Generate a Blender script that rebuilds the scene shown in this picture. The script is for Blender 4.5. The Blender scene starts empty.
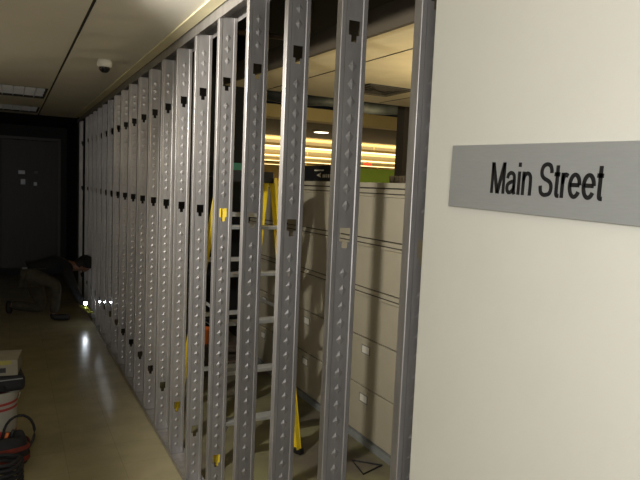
import bpy, bmesh, math, random
from mathutils import Vector, Matrix
random.seed(4)
SC = bpy.context.scene
C = SC.collection

# ------------------------------------------------------------------ camera
YAW, PITCH, ROLL, CAMH = 0.476476206, 0.0869643192, 0.0422831246, 1.7197
F = Vector((math.sin(YAW)*math.cos(PITCH), math.cos(YAW)*math.cos(PITCH), -math.sin(PITCH)))
R = Vector((math.cos(YAW), -math.sin(YAW), 0)); U = R.cross(F)
R2 = R*math.cos(ROLL)+U*math.sin(ROLL); U2 = -R*math.sin(ROLL)+U*math.cos(ROLL)
cd = bpy.data.cameras.new('camera'); cam = bpy.data.objects.new('camera', cd); C.objects.link(cam)
cd.sensor_width = 36; cd.lens = 604.98/640*36; cd.clip_start = .05; cd.clip_end = 100
cam.matrix_world = Matrix(((R2.x, U2.x, -F.x, 0), (R2.y, U2.y, -F.y, 0), (R2.z, U2.z, -F.z, CAMH), (0, 0, 0, 1)))
SC.camera = cam

# ------------------------------------------------------------------ light and exposure
w = bpy.data.worlds.new('world'); SC.world = w; w.use_nodes = True
w.node_tree.nodes['Background'].inputs[0].default_value = (.55, .6, .7, 1)
w.node_tree.nodes['Background'].inputs[1].default_value = .004
SC.view_settings.view_transform = 'Standard'; SC.view_settings.look = 'None'
SC.view_settings.exposure = 0; SC.view_settings.gamma = 1; SC.view_settings.use_curve_mapping = False

def light(kind, name, loc, target, power, col, size=.1, sy=None, spread=180):
    l = bpy.data.lights.new(name, kind); l.energy = power; l.color = col
    o = bpy.data.objects.new(name, l); C.objects.link(o); o.location = loc
    d = Vector(target)-Vector(loc); o.rotation_euler = d.to_track_quat('-Z', 'Y').to_euler()
    if kind == 'AREA':
        l.size = size; l.spread = math.radians(spread)
        if sy: l.shape = 'RECTANGLE'; l.size_y = sy
    elif kind == 'POINT': l.shadow_soft_size = size
    elif kind == 'SPOT': l.shadow_soft_size = size; l.spot_size = math.radians(spread); l.spot_blend = .5
    return o
# unseen fill added behind the camera, small ceiling lamp in the corridor, camera flash, added office fills
light('AREA', 'lobby_light', (-.75, -1.2, 1.80), (.75, 1.5, 1.6), 38, (1, .98, .94), 1.1, .8)  # unseen fill, added to light the cream wall and near studs
light('SPOT', 'corridor_lamp', (-.15, 2.5, 2.3), (2.1, 3.1, 1.2), 165, (1, .95, .86), .035, spread=98)
light('POINT', 'left_wall_lamp', (-.95, 4.60, 2.0), (0, 0, 0), 6, (1, .88, .66), .05)
light('POINT', 'camera_flash', (-.05, .0, 1.80), (0, 0, 0), 24, (.98, .97, 1.0), .03)
light('AREA', 'office_uplight', (3.3, 2.9, 1.95), (3.0, 3.2, 3), 30, (1, .84, .55), .8, .5)  # unseen uplight added to brighten the lowered ceiling panel
light('POINT', 'office_lamp', (4.6, 7.3, 2.45), (0, 0, 0), 16, (1, .80, .45), .15)  # unseen point fill added to brighten the beam and duct
light('AREA', 'far_office_light', (9.5, 18, 1.4), (9.5, 18, 3), 320, (1, .78, .45), 12, 11)  # broad unseen fill added to turn the far ceiling golden

# ------------------------------------------------------------------ materials
def mat(name, col, rough=.6, metal=0, noise=0, nscale=8, bump=0, bscale=60, stretch=None, spec=.5, emit=None, estr=0, col2=None, thr=None):
    m = bpy.data.materials.new(name); m.use_nodes = True; nt = m.node_tree; N = nt.nodes; L = nt.links
    b = N['Principled BSDF']; b.inputs['Base Color'].default_value = (*col, 1)
    b.inputs['Roughness'].default_value = rough; b.inputs['Metallic'].default_value = metal
    b.inputs['Specular IOR Level'].default_value = spec
    if emit: b.inputs['Emission Color'].default_value = (*emit, 1); b.inputs['Emission Strength'].default_value = estr
    tc = N.new('ShaderNodeTexCoord'); mp = N.new('ShaderNodeMapping'); L.new(tc.outputs['Object'], mp.inputs[0])
    if stretch: mp.inputs['Scale'].default_value = stretch
    n = N.new('ShaderNodeTexNoise'); n.inputs['Scale'].default_value = nscale; n.inputs['Detail'].default_value = 4
    L.new(mp.outputs[0], n.inputs['Vector'])
    r = N.new('ShaderNodeValToRGB')
    c2 = col2 if col2 else tuple(c*(1-noise) for c in col); c1 = col if col2 else tuple(min(1, c*(1+noise)) for c in col)
    t = thr or (.3, .7)
    r.color_ramp.elements[0].position = t[0]; r.color_ramp.elements[0].color = (*c2, 1)
    r.color_ramp.elements[1].position = t[1]; r.color_ramp.elements[1].color = (*c1, 1)
    L.new(n.outputs['Fac'], r.inputs[0]); L.new(r.outputs[0], b.inputs['Base Color'])
    if bump:
        n2 = N.new('ShaderNodeTexNoise'); n2.inputs['Scale'].default_value = bscale; L.new(mp.outputs[0], n2.inputs['Vector'])
        bp = N.new('ShaderNodeBump'); bp.inputs['Strength'].default_value = bump; bp.inputs['Distance'].default_value = .005
        L.new(n2.outputs['Fac'], bp.inputs['Height']); L.new(bp.outputs[0], b.inputs['Normal'])
    return m
def floor_tiles():
    m = mat('vinyl_tile_floor', (.31, .27, .155), .22, 0, .10, 5, spec=.5)
    nt = m.node_tree; N = nt.nodes; L = nt.links; b = N['Principled BSDF']
    tc = N.new('ShaderNodeTexCoord'); br = N.new('ShaderNodeTexBrick')
    br.offset = 0; br.inputs['Scale'].default_value = 1; br.inputs['Brick Width'].default_value = .305; br.inputs['Row Height'].default_value = .305
    br.inputs['Mortar Size'].default_value = .0012; br.inputs['Color1'].default_value = (1, 1, 1, 1); br.inputs['Color2'].default_value = (.93, .93, .92, 1)
    br.inputs['Mortar'].default_value = (.72, .70, .66, 1)
    L.new(tc.outputs['Object'], br.inputs['Vector'])
    src = b.inputs['Base Color'].links[0].from_socket
    mx = N.new('ShaderNodeMix'); mx.data_type = 'RGBA'; mx.blend_type = 'MULTIPLY'; mx.inputs[0].default_value = 1
    L.new(src, mx.inputs[6]); L.new(br.outputs['Color'], mx.inputs[7]); L.new(mx.outputs[2], b.inputs['Base Color'])
    return m
M = dict(
    floor=floor_tiles(),
    office_floor=mat('office_floor', (.17, .16, .08), .75, 0, 0, 1.7, bump=.2, col2=(.10, .085, .06), thr=(.42, .58)),
    ceiling=mat('ceiling_paint', (.72, .68, .58), .85, 0, .03, 3, bump=.1),
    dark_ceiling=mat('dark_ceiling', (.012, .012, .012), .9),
    gap=mat('ceiling_joint', (.03, .03, .025), .8),
    trim=mat('trim_paint', (.70, .63, .40), .6, 0, .04, 10),
    wall=mat('drywall_paint', (.62, .61, .535), .8, 0, .015, 4, bump=.06, bscale=150),
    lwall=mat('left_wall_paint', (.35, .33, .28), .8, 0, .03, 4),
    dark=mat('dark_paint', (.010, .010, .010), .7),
    door=mat('door_veneer', (.020, .016, .013), .5, 0, .2, 4, stretch=(6, 6, .6)),
    dframe=mat('door_frame_paint', (.06, .055, .045), .5),
    steel=mat('galvanized_steel', (.38, .365, .355), .45, .68, .14, 9, bump=.10, bscale=30, stretch=(3, 3, .5)),
    alu=mat('sign_aluminium', (.36, .37, .36), .5, .35, .03, 40, stretch=(1, 1, 12)),
    black=mat('black_paint', (.008, .008, .009), .5),
    cab=mat('cabinet_enamel', (.37, .335, .25), .45, 0, .03, 6),
    cabdark=mat('cabinet_shadow_gap', (.05, .045, .035), .7),
    plinth=mat('grey_base', (.20, .21, .20), .6, 0, .1, 10),
    paper=mat('label_card', (.62, .60, .52), .7),
    yellow=mat('yellow_fiberglass', (.75, .55, .02), .45, 0, .08, 20),
    alum=mat('ladder_aluminium', (.62, .64, .66), .35, .7, .05, 20),
    teal=mat('teal_plastic', (.04, .35, .26), .5),
    beam=mat('office_beam_paint', (.78, .62, .28), .7, 0, .05, 4),
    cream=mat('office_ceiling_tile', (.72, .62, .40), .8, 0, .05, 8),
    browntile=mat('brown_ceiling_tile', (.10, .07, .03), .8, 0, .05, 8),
    brown=mat('column_paint', (.075, .06, .04), .7, 0, .05, 4),
    green=mat('green_wall_paint', (.09, .17, .015), .8, 0, .05, 4),
    warmlamp=mat('warm_tube', (1, .9, .6), .5, emit=(1, .76, .38), estr=2.6),
    warmlamp2=mat('warm_disc', (1, .9, .6), .5, emit=(1, .9, .7), estr=4),
    exit=mat('red_sign_light', (.6, .05, .02), .5, emit=(1, .10, .04), estr=.7),
    duct=mat('duct_wrap', (.07, .08, .08), .6, .3, .4, 6, bump=.6, bscale=8),
    pipe=mat('conduit_brown', (.35, .22, .12), .6),
    white=mat('white_plastic', (.62, .60, .52), .4),
    domeblk=mat('smoked_dome', (.01, .01, .012), .12),
    louver=mat('louver_aluminium', (.70, .73, .80), .35, .5),
    jacket=mat('black_jacket_cloth', (.006, .006, .007), .9, 0, .3, 20, bump=.4, bscale=20),
    tan=mat('tan_trouser_cloth', (.050, .043, .028), .9, 0, .25, 14, bump=.4, bscale=18),
    boot=mat('dark_boot_leather', (.010, .009, .009), .6),
    skin=mat('skin', (.22, .11, .07), .6, 0, .08, 20),
    hair=mat('dark_hair', (.012, .009, .007), .8),
    glove=mat('yellow_glove', (.45, .47, .08), .8, 0, .1, 30),
    led=mat('torch_lens', (1, 1, 1), .3, emit=(.85, .92, 1), estr=45),  # glow shared by the torch and the added stud glints
    bucket=mat('bucket_plastic', (.33, .32, .28), .45, 0, .04, 8),
    red=mat('red_stripe', (.30, .03, .03), .5),
    redbag=mat('red_bag_cloth', (.16, .022, .012), .8, 0, .3, 14),
    blackbag=mat('black_bag_cloth', (.010, .010, .012), .8, 0, .3, 14, bump=.4, bscale=30),
    card=mat('carton_card', (.22, .20, .15), .8, 0, .08, 12),
    cardyel=mat('carton_yellow', (.28, .25, .05), .7),
    cardpink=mat('carton_pink', (.32, .12, .13), .7),
    orange=mat('orange_plastic', (.55, .13, .02), .5),
    pallet=mat('brown_board', (.055, .04, .028), .8, 0, .4, 10, stretch=(1, 1, 14)),
    notice=mat('notice_paper', (.85, .88, .95), .5),  # pale glare on the far door, put into the colour
    label_print=mat('pale_print', (.55, .50, .36), .6),
)

# ------------------------------------------------------------------ mesh helpers
def box(bm, x0, x1, y0, y1, z0, z1):
    vs = [bm.verts.new(p) for p in ((x0,y0,z0),(x1,y0,z0),(x1,y1,z0),(x0,y1,z0),(x0,y0,z1),(x1,y0,z1),(x1,y1,z1),(x0,y1,z1))]
    for f in ((0,3,2,1),(4,5,6,7),(0,1,5,4),(1,2,6,5),(2,3,7,6),(3,0,4,7)): bm.faces.new([vs[i] for i in f])
    return vs
def boxm(*a):
    bm = bmesh.new(); box(bm, *a); return bm
def bar(bm, a, b, wx, wy, up=(0, 0, 1)):
    a = Vector(a); b = Vector(b); d = (b-a).normalized(); s = d.cross(Vector(up))
    if s.length < 1e-4: s = d.cross(Vector((1, 0, 0)))
    s.normalize(); t = s.cross(d)
    vs = [bm.verts.new(p+s*i*wx/2+t*j*wy/2) for p in (a, b) for i, j in ((-1,-1),(1,-1),(1,1),(-1,1))]
    for f in ((0,3,2,1),(4,5,6,7),(0,1,5,4),(1,2,6,5),(2,3,7,6),(3,0,4,7)): bm.faces.new([vs[i] for i in f])
def tube(bm, pts, r, n=10, closed=False):
    pts = [Vector(p) for p in pts]; rings = []
    for i, p in enumerate(pts):
        if closed: d = pts[(i+1) % len(pts)]-pts[i-1]
        else: d = pts[min(i+1, len(pts)-1)]-pts[max(i-1, 0)]
        d.normalize(); s = d.cross(Vector((0, 0, 1)))
        if s.length < .05: s = d.cross(Vector((0, 1, 0)))
        s.normalize(); t = s.cross(d)
        rings.append([bm.verts.new(p+(s*math.cos(2*math.pi*k/n)+t*math.sin(2*math.pi*k/n))*r) for k in range(n)])
    m = len(rings)
    for i in range(m if closed else m-1):
        a = rings[i]; b = rings[(i+1) % m]
        for k in range(n): bm.faces.new((a[k], a[(k+1) % n], b[(k+1) % n], b[k]))
    if not closed: bm.faces.new(rings[0][::-1]); bm.faces.new(rings[-1])
def lathe(bm, prof, c, n=32, axis='z'):
    rings = []
    for r, z in prof:
        ring = []
        for k in range(n):
            a = 2*math.pi*k/n; ring.append(bm.verts.new((c[0]+r*math.cos(a), c[1]+r*math.sin(a), c[2]+z)))
        rings.append(ring)
    for a, b in zip(rings, rings[1:]):
        for k in range(n): bm.faces.new((a[k], a[(k+1) % n], b[(k+1) % n], b[k]))
    bm.faces.new(rings[0][::-1]); bm.faces.new(rings[-1])
def obj(name, bm, m, parent=None, smooth=False, bevel=0, loc=None):
    bmesh.ops.recalc_face_normals(bm, faces=bm.faces)
    me = bpy.data.meshes.new(name); bm.to_mesh(me); bm.free()
    if smooth:
        for p in me.polygons: p.use_smooth = True
    me.materials.append(m if not isinstance(m, str) else M[m])
    o = bpy.data.objects.new(name, me); C.objects.link(o)
    if parent: o.parent = parent
    if loc: o.location = loc
    if bevel:
        b = o.modifiers.new('bevel', 'BEVEL'); b.width = bevel; b.segments = 2; b.limit_method = 'ANGLE'
    return o
def tag(o, label, cat, group=None):
    o['label'] = label; o['category'] = cat
    if group: o['group'] = group
    return o
def thing(name, label, cat, loc=(0, 0, 0), group=None, rz=0):
    o = bpy.data.objects.new(name, None); C.objects.link(o); o.location = loc; o.rotation_euler.z = rz; o.empty_display_size = .05
    return tag(o, label, cat, group)
def struct(name, bm, m, bevel=0):
    o = obj(name, bm, m, bevel=bevel); o['kind'] = 'structure'; return o
def skinned(name, V, E, m, parent, sub=2, cutsmooth=True):
    me = bpy.data.meshes.new(name); keys = list(V)
    me.from_pydata([V[k][0] for k in keys], [(keys.index(a), keys.index(b)) for a, b in E], [])
    o = bpy.data.objects.new(name, me); C.objects.link(o)
    md = o.modifiers.new('skin', 'SKIN')
    if not me.skin_vertices: me.attributes.new('skin', 'FLOAT', 'POINT') if False else None
    sv = me.skin_vertices[0].data if me.skin_vertices else None
    if sv is None:
        bm = bmesh.new(); bm.from_mesh(me); ly = bm.verts.layers.skin.verify(); bm.to_mesh(me); bm.free(); sv = me.skin_vertices[0].data
    for i, k in enumerate(keys):
        r = V[k][1]; sv[i].radius = r if isinstance(r, tuple) else (r, r)
        sv[i].use_root = (i == 0)
    s = o.modifiers.new('sub', 'SUBSURF'); s.levels = sub; s.render_levels = sub
    dg = bpy.context.evaluated_depsgraph_get()
    me2 = bpy.data.meshes.new_from_object(o.evaluated_get(dg)); me2.name = name
    bpy.data.objects.remove(o)
    for p in me2.polygons: p.use_smooth = True
    me2.materials.clear(); me2.materials.append(M[m])
    o = bpy.data.objects.new(name, me2); C.objects.link(o)
    if parent: o.parent = parent
    return o

HC = 2.555      # corridor ceiling
D = .8916       # corridor face of the studs
S0 = 1.2398; SP = .4064; TOP = 2.516
# ------------------------------------------------------------------ setting: corridor
struct('floor', boxm(-1.25, .985, -3, 11.7, -.1, 0), 'floor')
o = struct('trim_1', boxm(.985, 18, -.5, 31, -.1, -.001), 'office_floor'); o.name = 'floor_office'
bm = bmesh.new()   # ceiling: right strip, left strip with two openings for the light fixtures
box(bm, .373, .865, -3, 9.4, HC, HC+.06)
TR = ((6.50, 7.40), (8.32, 9.12))
ys = [-3, TR[0][0], TR[0][1], TR[1][0], TR[1][1], 9.4]
for i in range(5):
    if i % 2 == 0: box(bm, -1.25, .355, ys[i], ys[i+1], HC, HC+.06)
    else:
        box(bm, .342, .355, ys[i], ys[i+1], HC, HC+.06); box(bm, -1.25, -.872, ys[i], ys[i+1], HC, HC+.06)
struct('ceiling', bm, 'ceiling')
struct('trim_2', boxm(.355, .373, -3, 9.4, HC+.008, HC+.06), 'gap')
bm = bmesh.new(); box(bm, .815, .878, -3, 9.15, HC-.010, HC-.0005); box(bm, .868, .878, -3, 9.15, HC-.0005, HC+.06)
struct('trim_1', bm, 'trim')
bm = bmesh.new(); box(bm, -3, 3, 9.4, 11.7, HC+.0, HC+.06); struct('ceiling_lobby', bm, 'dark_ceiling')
struct('wall_right', boxm(.876, .892, -3, 1.163, 0, HC), 'wall')
struct('wall_left', boxm(-1.35, -1.25, -3, 9.15, 0, HC), 'lwall')
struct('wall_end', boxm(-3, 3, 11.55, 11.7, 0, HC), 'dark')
struct('floor_lobby', boxm(.985, 3, 9.6, 11.55, -.1, .001), 'floor')
# door at the far end
d = bpy.data.objects.new('door_1', None); C.objects.link(d); d.location = (0, 11.5, 0); d['kind'] = 'structure'
obj('door_leaf', boxm(-.12, .76, -.005, .04, .13, 2.30), 'door', d)
obj('door_leaf', boxm(-1.02, -.13, -.005, .04, .13, 2.30), 'door', d)
bm = bmesh.new(); box(bm, .76, .80, -.02, .05, 0, 2.36); box(bm, -1.06, .76, -.02, .05, 2.31, 2.36); box(bm, -1.10, -1.06, -.02, .05, 0, 2.36)
obj('door_frame', bm, 'dframe', d)
obj('kick_plate', boxm(-1.02, .76, -.004, .04, 0, .13), 'dark', d)
bm = bmesh.new(); tube(bm, ((-.17, -.05, .95), (-.17, -.05, 1.1)), .01); obj('door_handle', bm, 'dframe', d)
# pale patches painted as glare on the far door
for i, (x, z, wx, wz, c, lb) in enumerate(((.19, 1.76, .10, .06, 'notice', 'upper left pale notice on the dark door at corridor end'),
        (.21, 1.60, .07, .09, 'notice', 'lower left bluish grey notice on the dark door at corridor end'),
        (.41, 1.77, .05, .04, 'plinth', 'faint small upper right notice on the far dark door'),
        (.40, 1.57, .05, .06, 'notice', 'small bright lower right notice on the far dark door'))):
    tag(obj('door_notice', boxm(-wx/2, wx/2, -.003, 0, -wz/2, wz/2), c, loc=(x, 11.494, z)), lb, 'notice', 'notices on the far door')

# ------------------------------------------------------------------ setting: office behind the studs
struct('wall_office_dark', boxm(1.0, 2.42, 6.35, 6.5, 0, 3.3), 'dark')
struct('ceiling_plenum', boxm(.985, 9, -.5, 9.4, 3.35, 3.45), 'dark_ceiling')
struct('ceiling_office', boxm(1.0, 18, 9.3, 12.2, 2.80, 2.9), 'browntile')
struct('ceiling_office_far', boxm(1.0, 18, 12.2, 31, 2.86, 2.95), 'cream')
struct('wall_office_far', boxm(1, 18, 30.8, 31, 0, 2.9), 'cream')
struct('wall_office_right', boxm(17.8, 18, -.5, 31, 0, 3.3), 'cream')
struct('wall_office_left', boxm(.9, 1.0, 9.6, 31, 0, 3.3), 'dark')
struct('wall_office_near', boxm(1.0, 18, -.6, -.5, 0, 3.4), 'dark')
struct('wall_office_green', boxm(11.0, 14.3, 21, 21.15, 0, 2.55), 'green')
t = struct('trim_3', boxm(1.0, 9.0, 9.0, 9.3, 2.80, 3.0), 'beam')
# lowered ceiling panel of the office with its side fascia
bm = bmesh.new()
def poly_slab(bm, pts, z0, z1):
    a = [bm.verts.new((x, y, z0)) for x, y in pts]; b = [bm.verts.new((x, y, z1)) for x, y in pts]
    bm.faces.new(a[::-1]); bm.faces.new(b)
    for i in range(len(pts)): j = (i+1) % len(pts); bm.faces.new((a[i], a[j], b[j], b[i]))
poly_slab(bm, ((1.99, .8), (1.79, 4.2), (1.70, 5.35), (6, 5.35), (6, .8)), 2.60, 2.64)
struct('ceiling_office_panel', bm, 'cream')
bm = bmesh.new(); poly_slab(bm, ((1.96, .8), (1.76, 4.2), (1.67, 5.35), (1.70, 5.35), (1.79, 4.2), (1.99, .8)), 2.59, 2.735)
struct('trim_4', bm, 'brown')
bm = bmesh.new()
for k in (0, 2):
    x = 2.27+k*.61
    bar(bm, (x+.06, .9, 2.599), (x-.14, 5.3, 2.599), .008, .004)
struct('trim_5', bm, 'gap')
# column
struct('trim_6', boxm(4.10, 4.5, 5.93, 6.08, 0, 2.86), 'brown')

# ------------------------------------------------------------------ metal tracks
def track(name, z0, z1, lab, up):
    t = thing(name, lab, 'metal track', (D+.046, 1.165, z0))
    bm = bmesh.new(); L_ = 8.43
    zz = (z1-z0)
    if up: box(bm, -.050, .050, 0, L_, 0, .0015)
    else: box(bm, -.050, .050, 0, L_, zz-.0015, zz)
    obj('track_web', bm, 'steel', t)
    for s in (-1, 1):
        x = s*.0490
        obj('track_flange', boxm(x-.0009, x+.0009, 0, L_, .0016 if up else 0, zz if up else zz-.0016), 'steel', t)
    return t
track('floor_track', .0, .034, 'long galvanized track on the floor holding the feet of the studs', True)
track('ceiling_track', TOP-.018, TOP+.036, 'long galvanized track at the ceiling holding the tops of the studs', False)

# ------------------------------------------------------------------ steel studs
def stud_web():
    xs = [.003, .0150, .0185, .027, .0365, .0555, .065, .0735, .077, .089]
    dy = [0, 0, .0016, .0016, .0016, .0016, .0016, .0016, 0, 0]
    holes = (.305, 1.562, 2.195)
    zs = {0.004, TOP-.004}
    for h in holes: zs |= {h+.034, h-.010, h-.030}
    zs = sorted(zs); bm = bmesh.new()
    g = [[bm.verts.new((x, d, z)) for x, d in zip(xs, dy)] for z in zs]
    for i in range(len(zs)-1):
        zc = (zs[i]+zs[i+1])/2
        for j in range(len(xs)-1):
            xc = (xs[j]+xs[j+1])/2; cut = False
            for h in holes:
                if h-.010 < zc < h+.034 and .027 < xc < .065: cut = True
                if h-.030 < zc < h-.010 and .0365 < xc < .0555: cut = True
            if not cut: bm.faces.new((g[i][j], g[i][j+1], g[i+1][j+1], g[i+1][j]))
    bm.normal_update(); bmesh.ops.solidify(bm, geom=bm.faces[:], thickness=.0008)
    # embossed diamonds up the middle of the web
    z = .06
    while z < TOP-.05:
        if all(abs(z-h) > .062 for h in holes):
            cx, y0 = .046, .0016-.0004; hw, hh = .0155, .0185
            ap = bm.verts.new((cx, y0-.0030, z+.004)); cs = [bm.verts.new(p) for p in ((cx-hw, y0, z), (cx, y0, z-hh), (cx+hw, y0, z), (cx, y0, z+hh))]
            for i in range(4): bm.faces.new((cs[i], cs[(i+1) % 4], ap))
            bm.faces.new(cs[::-1])
        z += .0535
    return bm
def stud_flange(side):
    # rounded corner, flange and return lip as one bent strip
    pts = []
    for k in range(5):
        a = math.pi/2*k/4; pts.append((.003-.003*math.sin(a), .003-.003*math.cos(a)))
    pts += [(0, .028), (.0006, .0305), (.003, .032), (.009, .032)]
    bm = bmesh.new()
    for i in range(len(pts)-1):
        pass
    lo = [bm.verts.new((p[0] if side < 0 else .092-p[0], p[1], .004)) for p in pts]
    hi = [bm.verts.new((p[0] if side < 0 else .092-p[0], p[1], TOP-.004)) for p in pts]
    for i in range(len(pts)-1): bm.faces.new((lo[i], lo[i+1], hi[i+1], hi[i]))
    bmesh.ops.recalc_face_normals(bm, faces=bm.faces)
    bmesh.ops.solidify(bm, geom=bm.faces[:], thickness=.0009)
    return bm
ordn = ['first', 'second', 'third', 'fourth', 'fifth', 'sixth', 'seventh', 'eighth', 'ninth', 'tenth', 'eleventh', 'twelfth', 'thirteenth',
        'fourteenth', 'fifteenth', 'sixteenth', 'seventeenth', 'eighteenth', 'nineteenth', 'twentieth']
slab = {0: 'galvanized steel stud beside the cream wall, its right side hidden by it',
        1: 'galvanized steel stud whose middle hole shows the beige cabinet, second from cream wall',
        2: 'wide galvanized steel stud in front of the cabinet row, third from cream wall',
        3: 'galvanized steel stud crossing the ladder steps, fourth from cream wall',
        4: 'galvanized steel stud whose middle hole shows the yellow ladder rail, fifth from cream wall',
        18: 'last steel stud before the narrow dark gap at the far end',
        19: 'lone steel stud at the far end, beyond the narrow dark gap'}
s0 = thing('steel_stud', slab[0], 'metal stud', (D, S0, 0), 'galvanized studs of the unfinished wall')
obj('web', stud_web(), 'steel', s0)
obj('flange', stud_flange(-1), 'steel', s0); obj('flange', stud_flange(1), 'steel', s0)
for k in range(1, 20):
    r = s0.copy(); C.objects.link(r)
    r.location = (D, S0+SP*(k if k < 19 else 19.85), 0)
    r.rotation_euler.z = random.uniform(-.006, .006)
    r['label'] = slab.get(k, 'galvanized steel stud, %s in the row counted from the cream wall' % ordn[k])
    for ch in list(s0.children):
        c = ch.copy(); C.objects.link(c); c.parent = r
# short dark strip that closes the corridor side of the far opening
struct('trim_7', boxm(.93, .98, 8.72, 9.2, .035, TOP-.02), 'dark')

# ------------------------------------------------------------------ sign on the cream wall
def sign():
    t = thing('wall_sign', 'brushed grey nameplate reading Main Street on the cream wall', 'sign', (.876, .8045, 1.7505))
    t.rotation_euler = (math.radians(-1.35)*-1, 0, 0)
    L_, H_ = .515, .132
    obj('sign_plate', boxm(-.012, -.001, -L_/2, L_/2, -H_/2, H_/2), 'alu', t, bevel=.0012)
    # letters drawn as strokes of even width: unit = capital height
    def arc(cx, cy, rx, ry, a0, a1, n=18): return [(cx+rx*math.cos(math.radians(a0+(a1-a0)*i/n)), cy+ry*math.sin(math.radians(a0+(a1-a0)*i/n))) for i in range(n+1)]
    def spl(P, n=6):
        out = []
        for i in range(len(P)-1):
            p0 = P[max(i-1, 0)]; p1 = P[i]; p2 = P[i+1]; p3 = P[min(i+2, len(P)-1)]
            for k in range(n):
                t_ = k/n; out.append(tuple(.5*(2*p1[j]+(p2[j]-p0[j])*t_+(2*p0[j]-5*p1[j]+4*p2[j]-p3[j])*t_*t_+(3*p1[j]-p0[j]-3*p2[j]+p3[j])*t_**3) for j in (0, 1)))
        return out+[P[-1]]
    G = {'M': (1.164, 1, [[(.15, 0), (.15, 1)], [(1.01, 0), (1.01, 1)], [(.17, 1), (.58, 0)], [(.99, 1), (.58, 0)]]),
         'a': (.777, .735, [spl([(.11, .50), (.17, .62), (.36, .675), (.55, .61), (.60, .46), (.60, .18), (.62, .07), (.67, 0)]),
                            spl([(.60, .42), (.34, .375), (.15, .30), (.12, .17), (.22, .065), (.40, .07), (.56, .17), (.60, .30)])]),
         'i': (.31, 1, [[(.155, 0), (.155, .725)], [(.155, .865), (.155, 1)]]),
         'n': (.777, .735, [[(.15, 0), (.15, .725)], spl([(.15, .44), (.22, .60), (.40, .672), (.57, .61), (.625, .44), (.625, 0)])]),
         'S': (.932, 1.02, [spl([(.12, .32), (.17, .14), (.33, .06), (.52, .06), (.72, .11), (.80, .25), (.75, .39), (.60, .47), (.34, .54), (.19, .63), (.16, .77), (.25, .90), (.45, .955), (.66, .92), (.76, .80), (.775, .70)])]),
         't': (.388, .97, [spl([(.20, .93), (.20, .5), (.20, .16), (.24, .06), (.37, .055)]), [(.02, .67), (.36, .67)]]),
         'r': (.465, .735, [[(.15, 0), (.15, .725)], spl([(.15, .40), (.19, .58), (.30, .67), (.45, .63)])]),
         'e': (.777, .735, [[(.12, .385), (.66, .385)], arc(.39, .365, .275, .31, 3, 328, 30)]),
         ' ': (.388, 1, [])}
    word = 'Main Street'; tot = sum(G[c][0] for c in word)-.16; cap = .0612; fx = .257/(tot*cap); sw = .0037
    bm = bmesh.new(); x0 = -.06
    for ch in word:
        adv, top, strokes = G[ch]
        for P in strokes:
            q = [((x0+p[0])*cap*fx, p[1]*cap) for p in P]; n = len(q); ring = []
            for i in range(n):
                d0 = Vector(q[i])-Vector(q[max(i-1, 0)]); d1 = Vector(q[min(i+1, n-1)])-Vector(q[i])
                d = (d0.normalized()+d1.normalized()).normalized(); nr = Vector((-d.y, d.x))
                ring.append([Vector(q[i])+nr*sw, Vector(q[i])-nr*sw])
            if ch in 'M' :
                for r_ in ring:
                    for v_ in r_:
                        if abs(ring[0][0].x-ring[-1][0].x) > .005: v_.x = v_.x+(v_-sum(r_, Vector((0, 0)))/2).x*.15
            for r_ in ring:
                for v_ in r_: v_.y = min(max(v_.y, -.0008), top*cap)
            f = [[bm.verts.new((-.0129, -(v_.x-.1285), v_.y-cap/2)) for v_ in r_] for r_ in ring]
            g = [[bm.verts.new((-.0121, -(v_.x-.1285), v_.y-cap/2)) for v_ in r_] for r_ in ring]
            for i in range(n-1):
                bm.faces.new((f[i][0], f[i][1], f[i+1][1], f[i+1][0])); bm.faces.new((f[i][0], f[i+1][0], g[i+1][0], g[i][0])); bm.faces.new((f[i][1], g[i][1], g[i+1][1], f[i+1][1]))
            bm.faces.new((f[0][0], g[0][0], g[0][1], f[0][1])); bm.faces.new((f[-1][0], f[-1][1], g[-1][1], g[-1][0]))
        x0 += adv
    o = obj('sign_lettering', bm, 'black', t)
    o['label'] = 'black letters reading Main Street'
sign()

# ------------------------------------------------------------------ ceiling fixtures
def troffer(y0, y1, lab):
    t = thing('ceiling_light', lab, 'ceiling light', (-.265, (y0+y1)/2, HC), 'unlit ceiling lights of the corridor')
    hx, hy = .605, (y1-y0)/2-.002
    bm = bmesh.new()
    box(bm, -hx, hx, -hy, hy, .10, .11); box(bm, -hx, -hx+.012, -hy, hy, 0, .10); box(bm, hx-.012, hx, -hy, hy, 0, .10)
    box(bm, -hx, hx, -hy, -hy+.012, 0, .10); box(bm, -hx, hx, hy-.012, hy, 0, .10)
    obj('housing', bm, 'gap', t)
    bm = bmesh.new()
    for i in range(1, 12):
        x = -hx+i*(2*hx/12); box(bm, x-.003, x+.003, -hy+.02, hy-.02, .005, .05)
    for j in range(1, 4):
        y = -hy+j*(2*hy/4)
        vs = box(bm, -hx+.02, hx-.02, y-.006, y+.006, .0, .055)
        for v in vs[4:]: v.co.y += .03 if v.co.y > y else -.03
    obj('louver', bm, 'louver', t)
    for s in (-1, 1):
        bm = bmesh.new(); tube(bm, ((-hx+.04, s*.18, .082), (hx-.04, s*.18, .082)), .013); obj('tube_lamp', bm, 'white', t, smooth=True)
troffer(*TR[0], 'nearer unlit ceiling light with shiny louvers at upper left')
troffer(*TR[1], 'farther unlit ceiling light with shiny louvers near the dark lobby')
t = thing('security_camera', 'small white dome security camera with dark bubble on the corridor ceiling', 'camera', (.605, 4.62, HC))
bm = bmesh.new(); lathe(bm, ((.044, 0), (.050, -.008), (.052, -.028), (.049, -.048), (.042, -.053)), (0, 0, 0)); obj('housing', bm, 'white', t, smooth=True)
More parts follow.
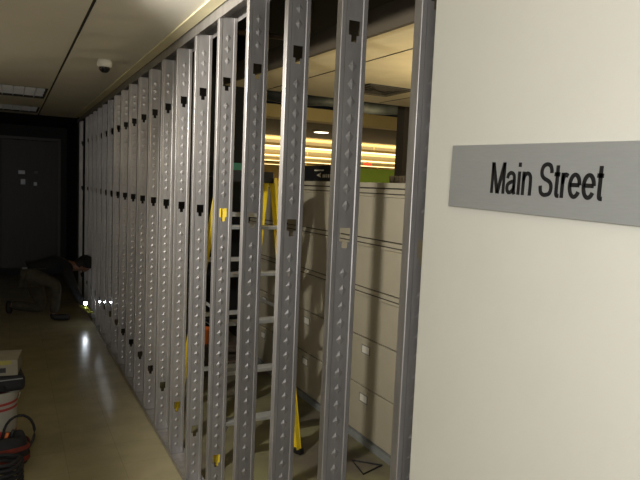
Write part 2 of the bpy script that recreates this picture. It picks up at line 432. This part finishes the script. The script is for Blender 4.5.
bm = bmesh.new(); lathe(bm, [(.039*math.cos(a), -.053-.038*math.sin(a)) for a in [i*math.pi/2/7*.97 for i in range(8)]], (0, 0, 0)); obj('bubble', bm, 'domeblk', t, smooth=True)

# ------------------------------------------------------------------ filing cabinets
cabl = ['tall beige lateral filing cabinet nearest the cream wall, a shadow stripe down its front',
        'tall beige lateral filing cabinet with the black carton on top',
        'tall beige lateral filing cabinet just behind the ladder',
        ]
def cabinet(y0, lab):
    W, X0, X1, H = .905, 2.13, 2.60, 1.765
    t = thing('filing_cabinet', lab, 'filing cabinet', (X0, y0, 0), 'beige filing cabinets in a row')
    bm = bmesh.new(); box(bm, .012, X1-X0, 0, W, .05, H-.02); box(bm, -.002, X1-X0, 0, W, H-.032, H)
    obj('body', bm, 'cab', t, bevel=.002)
    obj('plinth', boxm(-.012, .44, 0, W, 0, .046), 'plinth', t)
    for i in range(5):
        z0 = .062+i*.334; z1 = z0+.326
        dr = obj('drawer', boxm(-.006, .011, .006, W-.006, z0, z1), 'cab', t, bevel=.003)
        bm = bmesh.new()
        if i >= 2:
            vs = box(bm, -.016, -.0062, .006, W-.006, z1-.050, z1-.034)
            obj('handle', bm, 'cab', dr, bevel=.003)
            obj('finger_gap', boxm(-.0075, -.0061, .006, W-.006, z1-.033, z1-.026), 'cabdark', dr)
        yc = W*.5; zc = z1-.075
        if i < 2:
            bm = bmesh.new(); y2, z2 = .052, .030
            box(bm, -.0095, -.0061, yc-y2, yc+y2, zc-z2, zc-z2+.006); box(bm, -.0095, -.0061, yc-y2, yc+y2, zc+z2-.006, zc+z2)
            box(bm, -.0095, -.0061, yc-y2, yc-y2+.006, zc-z2, zc+z2); box(bm, -.0095, -.0061, yc+y2-.006, yc+y2, zc-z2, zc+z2)
            lh = obj('label_holder', bm, 'plinth', dr)
            obj('label_card', boxm(-.0075, -.0062, yc-y2+.006, yc+y2-.006, zc-z2+.006, zc+z2-.006), 'paper', lh)
    obj('drawer_gap', boxm(.0112, .0119, .004, W-.004, .05, H-.03), 'cabdark', t)
for i, y0 in enumerate((2.925, 3.835, 4.745)): cabinet(y0, cabl[i])
# carton and desk organizer on the cabinets
t = thing('carton', 'black carton with pale print on top of the filing cabinets', 'carton', (2.17, 4.05, 1.765))
obj('carton_body', boxm(0, .15, 0, .62, .0, .125), 'black', t, bevel=.003)
bm = bmesh.new(); box(bm, -.0015, .0, .14, .30, .082, .092)
for k in range(5): box(bm, -.0015, 0, .02+k*.030, .032+k*.030, .030, .055)
v = [bm.verts.new(p) for p in ((-.0015, .26, .048), (-.0015, .18, .070), (-.0015, .195, .048), (-.0015, .18, .028))]
bm.faces.new(v); obj('pale_print', bm, 'label_print', t)
t = thing('desk_organizer', 'small dark slotted organizer on the filing cabinet nearest the cream wall', 'organizer', (2.25, 3.17, 1.765))
bm = bmesh.new(); box(bm, 0, .1, 0, .22, 0, .012)
for k in range(5): box(bm, 0, .1, k*.053, k*.053+.010, .012, .05)
obj('tray', bm, 'brown', t)

# ------------------------------------------------------------------ step ladder
def ladder():
    FRx, FRy = 1.66, 3.40; b = math.radians(2)
    Wd = Vector((math.cos(b), math.sin(b), 0)); Rr = Vector((-math.sin(b), math.cos(b), 0))
    cen = Vector((FRx, FRy, 0))-Wd*.285
    t = thing('step_ladder', 'yellow fiberglass step ladder with aluminium steps standing behind the studs', 'ladder', cen)
    Z = Vector((0, 0, 1)); TZ = 1.76
    ft = lambda s: Wd*s*.285; ftop = lambda s: Wd*(s*.185+.02)+Rr*.33+Z*TZ
    rt = lambda s: Wd*(s*.27+.02)+Rr*.96; rtop = lambda s: Wd*(s*.17+.02)+Rr*.42+Z*TZ
    for s in (-1, 1):
        for nm, a, c in (('front_rail', ft(s), ftop(s)), ('rear_rail', rt(s), rtop(s))):
            d = (c-a).normalized(); bm = bmesh.new(); wv = .024 if nm == 'front_rail' else .018
            bar(bm, a+d*.03, c, .004, wv*3)          # web of the channel
            for q in (-1, 1):
                off = (Rr - d*(Rr.dot(d))).normalized()*q*wv*1.45
                bar(bm, a+off+d*.03-Wd*s*.012, c+off-Wd*s*.012, .026, .004)
            o = obj(nm, bm, 'yellow', t)
            bm = bmesh.new(); bar(bm, a, a+d*.035, .034, wv*3+.006); obj('rubber_foot', bm, 'black', o)
    bm = bmesh.new(); c = Rr*.375+Z*(TZ+.001)
    vs = []
    for p in (c-Wd*.185-Rr*.075, c+Wd*.185-Rr*.075, c+Wd*.185+Rr*.075, c-Wd*.185+Rr*.075): vs.append(p)
    lo = [bm.verts.new(p-Z*.03) for p in vs]; hi = [bm.verts.new(p+Z*.045) for p in vs]
    bm.faces.new(lo[::-1]); bm.faces.new(hi)
    for i in range(4): bm.faces.new((lo[i], lo[(i+1) % 4], hi[(i+1) % 4], hi[i]))
    obj('top_cap', bm, 'black', t, bevel=.008)
    for i in range(5):
        f = (.265+i*.295)/TZ; a = ft(-1).lerp(ftop(-1), f); c2 = ft(1).lerp(ftop(1), f); n = (c2-a).normalized()
        bm = bmesh.new(); bar(bm, a+n*.01, c2-n*.01, .080, .024); obj('step', bm, 'alum', t, bevel=.004)
        if i in (0,):
            for s, e in ((1, a), (-1, c2)):
                bm = bmesh.new(); bar(bm, e+n*s*.02-Z*.10-Rr*.02, e+n*s*.10-Z*.01, .012, .004); obj('step_brace', bm, 'alum', t)
    for f in (.2, .45, .68, .86):
        a = rt(-1).lerp(rtop(-1), f); c2 = rt(1).lerp(rtop(1), f)
        bm = bmesh.new(); bar(bm, a, c2, .012, .030); obj('rear_brace', bm, 'alum', t)
    for s in (-1, 1):
        bm = bmesh.new(); a = ft(s).lerp(ftop(s), .52)-Wd*s*.02; c2 = rt(s).lerp(rtop(s), .52)-Wd*s*.02
        bar(bm, a, c2, .004, .022); obj('spreader', bm, 'alum', t)
ladder()

# ------------------------------------------------------------------ odds and ends in the office
for k, (x, y, z, a, lab) in enumerate(((1.9, 5.35, 0, .05, 'brown board lying lowest in the pile behind the ladder'), (1.92, 5.33, .07, -.06, 'brown board second lowest in the pile behind the ladder'),
        (1.88, 5.36, .14, .1, 'brown board second from top in the pile behind the ladder'), (1.9, 5.34, .21, -.02, 'brown board topmost in the pile behind the ladder'))):
    x -= .36
    tag(obj('board', boxm(-.38, .38, -.25, .25, 0, .062), 'pallet', loc=(x, y, z), bevel=.004), lab, 'board', 'brown boards piled behind the ladder').rotation_euler.z = a
t = thing('bucket', 'small orange bucket on the board pile behind the ladder', 'bucket', (1.55, 5.25, .272))
bm = bmesh.new(); lathe(bm, ((.065, 0), (.078, .12), (.083, .12), (.083, .135), (.075, .135), (.06, .01)), (0, 0, 0)); obj('bucket_body', bm, 'orange', t, smooth=False)
bm = bmesh.new(); tube(bm, [(.085*math.cos(a), .03, .13+.06*math.sin(a)) for a in [i*math.pi/10 for i in range(11)]], .003, 6); obj('bail', bm, 'alum', t)
tag(obj('teal_box', boxm(-.08, .06, -.05, .05, 0, .13), 'teal', loc=(2.10, 5.98, 1.80)), 'small teal box on the tall black shelf behind the studs', 'box')
t = thing('shelf_unit', 'tall black shelf unit in the dark corner behind the ladder', 'shelf', (1.75, 5.95, 0))
for z in (.35, .80, 1.25, 1.78): obj('shelf', boxm(-.45, .45, -.17, .17, z, z+.02), 'dark', t)
for x in (-.45, .43):
    for y in (-.17, .15): obj('post', boxm(x, x+.02, y, y+.02, 0, 1.78), 'dark', t)
# wire triangle on the floor
bm = bmesh.new(); tube(bm, ((1.90, 2.98, .006), (2.07, 3.04, .006), (1.93, 3.17, .006)), .005, 6, True)
tag(obj('wire_triangle', bm, 'black'), 'small dark wire triangle on the office floor before the cabinets', 'wire')
# pipe, conduit and duct in the open plenum
bm = bmesh.new(); tube(bm, ((1.15, 5.0, 2.98), (2.5, 5.0, 3.02)), .022)
for x in (1.2, 2.4): tube(bm, ((x, 5, 2.99), (x, 5, 3.352)), .006, 6)
tag(obj('pipe', bm, 'pipe', smooth=True), 'thin brown pipe in the dark ceiling void behind the studs', 'pipe')
bm = bmesh.new(); tube(bm, [(1.3, 3.6, 3.2)] + [(1.75+.28*math.sin(a), 3.6-.1*a, 3.2-.28*(1-math.cos(a))) for a in [i*.25 for i in range(9)]], .02)
tag(obj('conduit', bm, 'duct', smooth=True), 'curved grey conduit in the dark ceiling void near the top', 'conduit')
bm = bmesh.new(); tube(bm, [(x, 7.6+.05*math.sin(x*3), 2.93+.02*math.sin(x*5)) for x in [1.4+.25*i for i in range(20)]], .10, 14)
for x in (1.8, 3.4, 5.4): tube(bm, ((x, 7.6, 2.95), (x, 7.6, 3.352)), .006, 6)
tag(obj('duct', bm, 'duct', smooth=True), 'silver wrapped air duct above the golden beam', 'duct')
# diffuser in the lowered ceiling
t = thing('air_diffuser', 'square slatted air diffuser in the office ceiling', 'vent', (2.90, 4.62, 2.60))
bm = bmesh.new(); box(bm, -.22, .22, -.22, .22, -.008, -.001); obj('back_plate', bm, 'gap', t)
bm = bmesh.new()
for r_ in (.22, .16, .10, .05):
    for s in (-1, 1):
        bar(bm, (s*r_, -r_, -.014), (s*r_, r_, -.014), .018, .004); bar(bm, (-r_, s*r_, -.014), (r_, s*r_, -.014), .018, .004)
obj('slats', bm, 'brown', t)
# linear lights of the far office
rl = ['nearest and brightest long golden light in the far office', 'second long golden light in the far office', 'third long golden light in the far office', 'farthest long golden light in the far office']
for i, (y, z) in enumerate(((13.6, 2.66), (17.6, 2.66), (21.8, 2.68), (26.0, 2.68))):
    t = thing('linear_light', rl[i], 'ceiling light', (9.5, y, z), 'long golden lights of the far office')
    obj('lens', boxm(-6.5, 8, -.34, .34, 0, .05), 'warmlamp', t)
    bm = bmesh.new(); box(bm, -6.5, 8, -.38, -.341, -.005, .055); box(bm, -6.5, 8, .341, .38, -.005, .055)
    obj('trim_rail', bm, 'beam', t)
    bm = bmesh.new()
    for x in (-5, -1, 3, 7): tube(bm, ((x, 0, .051), (x, 0, .20)), .006, 6)
    obj('hanger', bm, 'beam', t)
t = thing('round_downlight', 'small round white light below the golden beam', 'ceiling light', (5.35, 10.5, 2.80))
bm = bmesh.new(); lathe(bm, ((.17, 0), (.17, -.02), (.145, -.03)), (0, 0, 0)); obj('ring', bm, 'beam', t)
bm = bmesh.new(); lathe(bm, ((.14, -.0301), (.14, -.034), (.05, -.04)), (0, 0, 0)); obj('diffuser', bm, 'warmlamp2', t)
t = thing('exit_sign', 'tiny red glowing sign above the green wall', 'sign', (12.55, 20.5, 2.62))
obj('sign_face', boxm(-.17, .17, -.02, .02, .02, .12), 'exit', t)
obj('bracket', boxm(-.02, .02, -.015, .015, .121, .238), 'beam', t)

# ------------------------------------------------------------------ things on the corridor floor, lower left
t = thing('plastic_bucket', 'white plastic bucket with red stripes on the corridor floor', 'bucket', (-.095, 4.22, 0))
bm = bmesh.new(); lathe(bm, ((.126, 0), (.130, .004), (.143, .34), (.151, .342), (.151, .372), (.143, .374), (.138, .345), (.120, .012)), (0, 0, 0), 40); obj('bucket_body', bm, 'bucket', t)
for z in (.30, .265, .10):
    bm = bmesh.new(); r0 = .130+.013*z/.34+.0006; lathe(bm, ((r0, z-.008), (r0+.0008, z-.008), (r0+.0012, z+.008), (r0+.0006, z+.008)), (0, 0, 0), 40); obj('red_band', bm, 'red', t)
bm = bmesh.new(); tube(bm, [(.155*math.cos(a), .155*math.sin(a)*.5-.0, .33-.13*math.sin(a)) for a in [i*math.pi/12 for i in range(13)]], .003, 6); obj('bail', bm, 'alum', t, smooth=True)
t = thing('black_case', 'black soft case lying on the white bucket', 'case', (-.09, 4.22, .376), rz=.1)
obj('case_body', boxm(-.22, .165, -.14, .14, 0, .104), 'blackbag', t, bevel=.025)
bm = bmesh.new(); tube(bm, ((-.05, -.135, .03), (-.04, -.165, .05), (.04, -.165, .05), (.05, -.135, .03)), .007, 8); obj('handle', bm, 'blackbag', t, smooth=True)
obj('zip', boxm(-.20, .15, -.143, -.139, .078, .084), 'plinth', t)
t = thing('carton', 'pale carton with yellow and pink print on top of the black case', 'carton', (-.125, 4.23, .482), rz=-.12)
obj('carton_body', boxm(-.2, .185, -.12, .12, 0, .098), 'card', t, bevel=.002)
obj('yellow_band', boxm(-.2, .15, -.1225, -.1201, .070, .095), 'cardyel', t)
obj('pink_band', boxm(-.2, .03, -.1225, -.1201, .028, .058), 'cardpink', t)
obj('black_print', boxm(.04, .12, -.1225, -.1201, .02, .05), 'black', t)
t = thing('tool_bag', 'red and black open tool bag with a hoop handle on the corridor floor', 'bag', (-.03, 3.90, 0), rz=.15)
bm = bmesh.new()
pr = [(-.13, .075), (-.14, .10), (-.135, .085), (-.11, .06)]
secs = []
for z, hx, hy in ((0, .10, .07), (.012, .125, .09), (.07, .135, .10), (.13, .125, .09), (.175, .11, .07), (.178, .095, .058), (.14, .09, .05)):
    ring = []
    for k in range(24):
        a = 2*math.pi*k/24; q = 2.6
        cx_ = abs(math.cos(a))**(2/q)*math.copysign(1, math.cos(a)); cy_ = abs(math.sin(a))**(2/q)*math.copysign(1, math.sin(a))
        ring.append(bm.verts.new((hx*cx_, hy*cy_, z+.008*math.sin(3*a)*(z > .1))))
    secs.append(ring)
for a, b in zip(secs, secs[1:]):
    for k in range(24): bm.faces.new((a[k], a[(k+1) % 24], b[(k+1) % 24], b[k]))
bm.faces.new(secs[0][::-1]); bm.faces.new(secs[-1])
bd = obj('bag_body', bm, 'blackbag', t, smooth=True)
for z, h in ((.105, .028), (.035, .030)):
    bm = bmesh.new(); rings = []
    for zz in (z, z+h):
        rings.append([bm.verts.new(((.139)*abs(math.cos(a))**(2/2.6)*math.copysign(1, math.cos(a)), .104*abs(math.sin(a))**(2/2.6)*math.copysign(1, math.sin(a)), zz)) for a in [2*math.pi*k/24 for k in range(24)]])
    for k in range(24): bm.faces.new((rings[0][k], rings[0][(k+1) % 24], rings[1][(k+1) % 24], rings[1][k]))
    obj('red_panel', bm, 'redbag', t, smooth=True)
bm = bmesh.new(); tube(bm, [(.075+.085*math.cos(a), -.03, .185+.115*math.sin(a)) for a in [-1.1+i*(math.pi+1.6)/16 for i in range(17)]], .008, 8); obj('hoop_handle', bm, 'blackbag', t, smooth=True)
for i, (x, y, c) in enumerate(((-.04, .0, 'red'), (.03, .01, 'black'), (0, -.02, 'orange'))):
    bm = bmesh.new(); tube(bm, ((x, y, .145), (x+.01, y, .17), (x+.02, y-.005, .205)), .011, 8)
    tag(obj('hand_tool', bm, c, smooth=True, loc=(-.03, 3.90, 0)), ['red', 'black', 'orange'][i]+' hand tool sticking out of the tool bag', 'tool', 'hand tools in the bag')
t = thing('coiled_cable', 'coil of thick black cable on the floor at the lower left corner', 'cable', (-.045, 3.60, .0))
bm = bmesh.new(); tube(bm, [((.105+.012*math.sin(i*.7))*math.cos(i*.35), (.09+.010*math.sin(i*1.1))*math.sin(i*.35), .012+.0018*i) for i in range(90)], .010, 8)
obj('cable_loops', bm, 'blackbag', t, smooth=True)
bm = bmesh.new(); tube(bm, ((.10, -.02, .012), (.15, -.03, .011), (.165, -.06, .011)), .010, 8); obj('cable_end', bm, 'black', t, smooth=True)

# ------------------------------------------------------------------ kneeling worker
def hand(V, E, pre, wrist, dirv, side, curl, r=.0088):
    d = Vector(dirv).normalized(); s = Vector(side); s = (s-d*s.dot(d)).normalized(); n = d.cross(s)
    w0 = Vector(wrist); V[pre+'w'] = (w0, .026); V[pre+'p'] = (w0+d*.05, (.030, .018)); E.append((pre+'w', pre+'p'))
    return w0, d, s, n
def glove_mesh(name, wrist, dirv, side, m, parent):
    d = Vector(dirv).normalized(); s = Vector(side); s = (s-d*s.dot(d)).normalized(); n = s.cross(d); w0 = Vector(wrist)
    V = {'w': (w0, .030), 'p': (w0+d*.045, (.036, .024)), 'k': (w0+d*.085, (.036, .018))}; E = [('w', 'p'), ('p', 'k')]
    for i, (o_, l) in enumerate(((-.033, .060), (-.011, .075), (.011, .070), (.033, .052))):
        a = w0+d*.092+s*o_; b = a+d*l*.45-n*l*.2; c = b+d*l*.2-n*l*.42
        V['a%d' % i] = (a, .0105); V['b%d' % i] = (b, .0098); V['c%d' % i] = (c, .0085)
        E += [('k', 'a%d' % i), ('a%d' % i, 'b%d' % i), ('b%d' % i, 'c%d' % i)]
    a = w0+d*.03-s*.045; V['t0'] = (a, .012); V['t1'] = (a+d*.035-s*.015-n*.02, .011); V['t2'] = (a+d*.06-s*.005-n*.04, .009)
    E += [('p', 't0'), ('t0', 't1'), ('t1', 't2')]
    return skinned(name, V, E, m, parent, 1)
def person():
    O = Vector((.38, 7.92, 0))
    t = thing('person', 'person in black jacket, cap and tan trousers kneeling at the foot of the studs', 'person', O)
    P = lambda x, y, z: Vector((x, y, z))-O
    J = dict(pelvis=(P(.215, 7.93, .56), (.13, .12)), waist=(P(.34, 7.93, .625), (.125, .12)), chest=(P(.50, 7.93, .65), (.145, .125)),
             collar=(P(.63, 7.93, .625), (.085, .07)), neck=(P(.70, 7.93, .625), .052), head0=(P(.765, 7.93, .625), (.070, .072)),
             head1=(P(.845, 7.93, .65), (.085, .078)), head2=(P(.875, 7.93, .665), (.05, .05)),
             shR=(P(.61, 7.76, .60), .068), elR=(P(.70, 7.70, .36), .050), wrR=(P(.80, 7.66, .185), .032),
             shL=(P(.61, 8.10, .60), .068), elL=(P(.71, 8.10, .34), .050), wrL=(P(.79, 7.98, .15), .032),
             hipR=(P(.24, 7.83, .52), .098), knR=(P(.50, 7.74, .45), .070), anR=(P(.475, 7.75, .10), .045), heR=(P(.455, 7.75, .045), .04), toR=(P(.66, 7.74, .03), .034),
             hipL=(P(.24, 8.03, .50), .098), knL=(P(.37, 8.08, .085), .070), anL=(P(.02, 8.10, .14), .048), heL=(P(-.02, 8.1, .185), .04), toL=(P(.005, 8.10, .035), .034))
    E = [('pelvis', 'waist'), ('waist', 'chest'), ('chest', 'collar'), ('collar', 'neck'), ('neck', 'head0'), ('head0', 'head1'), ('head1', 'head2'),
         ('collar', 'shR'), ('shR', 'elR'), ('elR', 'wrR'), ('collar', 'shL'), ('shL', 'elL'), ('elL', 'wrL'),
         ('pelvis', 'hipR'), ('hipR', 'knR'), ('knR', 'anR'), ('anR', 'heR'), ('heR', 'toR'), ('pelvis', 'hipL'), ('hipL', 'knL'), ('knL', 'anL'), ('anL', 'heL'), ('heL', 'toL')]
    body = dict(J)
    body['nose'] = (P(.825, 7.93, .545), .016)     # the face looks down and forward
    E2 = E+[('head1', 'nose')]
    for s, nm in ((-1, 'earR'), (1, 'earL')):
        body[nm] = (P(.80, 7.93+s*.085, .625), .014); E2.append(('head0', nm))
    for k in body: 
        r = body[k][1]
        if k not in ('neck', 'head0', 'head1', 'head2', 'nose', 'earR', 'earL'):
            body[k] = (body[k][0], tuple(q*.82 for q in r) if isinstance(r, tuple) else r*.82)
    b = skinned('body', body, E2, 'skin', t)
    def sub(keys, grow, name, m, extra=None, trim=None):
        V = {k: (J[k][0], tuple(q*grow for q in J[k][1]) if isinstance(J[k][1], tuple) else J[k][1]*grow) for k in keys}
        if extra: V.update(extra)
        ee = [(a, c) for a, c in E if a in V and c in V]
        return skinned(name, V, ee, m, t)
    sub(['waist', 'chest', 'collar', 'shR', 'elR', 'wrR', 'shL', 'elL', 'wrL', 'pelvis'], 1.04, 'jacket', 'jacket',
        {'pelvis': (P(.25, 7.93, .58), (.135, .125))})
    sub(['pelvis', 'hipR', 'knR', 'anR', 'hipL', 'knL', 'anL'], 1.06, 'trousers', 'tan', {'anR': (J['anR'][0]+Vector((0, 0, -.025)), .058), 'anL': (J['anL'][0]+Vector((-.02, 0, .01)), .058)})
    sub(['anR', 'heR', 'toR'], 1.2, 'boot', 'boot'); sub(['anL', 'heL', 'toL'], 1.2, 'boot', 'boot')
    # face details: eyes, mouth, hair, cap with peak
    for s in (-1, 1):
        bm = bmesh.new(); bmesh.ops.create_uvsphere(bm, u_segments=10, v_segments=6, radius=.011, matrix=Matrix.Translation(P(.865, 7.93+s*.032, .585))); obj('eye', bm, 'black', t, smooth=True)
    bm = bmesh.new(); tube(bm, (P(.775, 7.905, .553), P(.778, 7.93, .549), P(.775, 7.955, .553)), .006, 6); obj('mouth', bm, 'red', t)
    bm = bmesh.new(); bmesh.ops.create_uvsphere(bm, u_segments=20, v_segments=12, radius=1, matrix=Matrix.Translation(P(.80, 7.93, .66))@Matrix.Diagonal((.098, .090, .075, 1))); obj('hair', bm, 'hair', t, smooth=True)
    bm = bmesh.new(); bmesh.ops.create_uvsphere(bm, u_segments=24, v_segments=14, radius=1, matrix=Matrix.Translation(P(.848, 7.93, .675))@Matrix.Rotation(math.radians(35), 4, 'Y')@Matrix.Diagonal((.100, .098, .082, 1)))
    cap = obj('cap', bm, 'jacket', t, smooth=True)
    bm = bmesh.new(); rr = []
    for k in range(9):
        a = -1.1+k*2.2/8; rr.append((P(.905+.055*math.cos(a), 7.93+.08*math.sin(a), .63-.075*math.cos(a)), P(.895, 7.93+.08*math.sin(a), .645)))
    lo = [[bm.verts.new(q-Vector((.004, 0, 0))) for q in p] for p in rr]; hi = [[bm.verts.new(q+Vector((.004, 0, .003))) for q in p] for p in rr]
    for i in range(8):
        bm.faces.new((lo[i][0], lo[i+1][0], lo[i+1][1], lo[i][1])); bm.faces.new((hi[i][0], hi[i][1], hi[i+1][1], hi[i+1][0]))
        bm.faces.new((lo[i][0], hi[i][0], hi[i+1][0], lo[i+1][0])); bm.faces.new((lo[i][1], lo[i+1][1], hi[i+1][1], hi[i][1]))
    obj('cap_peak', bm, 'jacket', cap)
    glove_mesh('glove', J['wrR'][0]+Vector((.005, -.002, -.01)), (.45, -.5, -.55), (.3, .8, 0), 'glove', t)['label'] = 'yellow work glove'
    glove_mesh('glove', J['wrL'][0]+Vector((.0, -.002, -.01)), (.5, -.6, -.5), (.4, .8, 0), 'glove', t)['label'] = 'yellow work glove'
    obj('rear_pocket_patch', boxm(-.02, .03, -.13, -.124, -.045, .04), 'plinth', t, loc=P(.155, 7.93, .60))
person()
# torch held in the hand and glowing beads added as glints on the studs
t = thing('torch', 'small bright white torch held by the kneeling person', 'torch', (.80, 7.54, .235))
bm = bmesh.new(); tube(bm, ((.02, .07, .0), (.0, .0, 0)), .017, 12); obj('torch_body', bm, 'black', t)
bm = bmesh.new(); bmesh.ops.create_uvsphere(bm, u_segments=12, v_segments=8, radius=.021, matrix=Matrix.Translation((0, -.006, 0))@Matrix.Diagonal((1, .5, 1, 1))); obj('lens', bm, 'led', t, smooth=True)
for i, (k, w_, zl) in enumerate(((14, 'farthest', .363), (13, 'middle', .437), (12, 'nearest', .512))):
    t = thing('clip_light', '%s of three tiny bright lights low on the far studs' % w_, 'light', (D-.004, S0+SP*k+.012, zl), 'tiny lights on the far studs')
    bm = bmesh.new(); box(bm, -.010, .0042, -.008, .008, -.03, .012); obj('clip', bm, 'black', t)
    bm = bmesh.new(); bmesh.ops.create_uvsphere(bm, u_segments=8, v_segments=6, radius=.007, matrix=Matrix.Translation((-.006, -.011, 0))); obj('lens', bm, 'led', t, smooth=True)  # glowing bead stands in for a glint on the steel
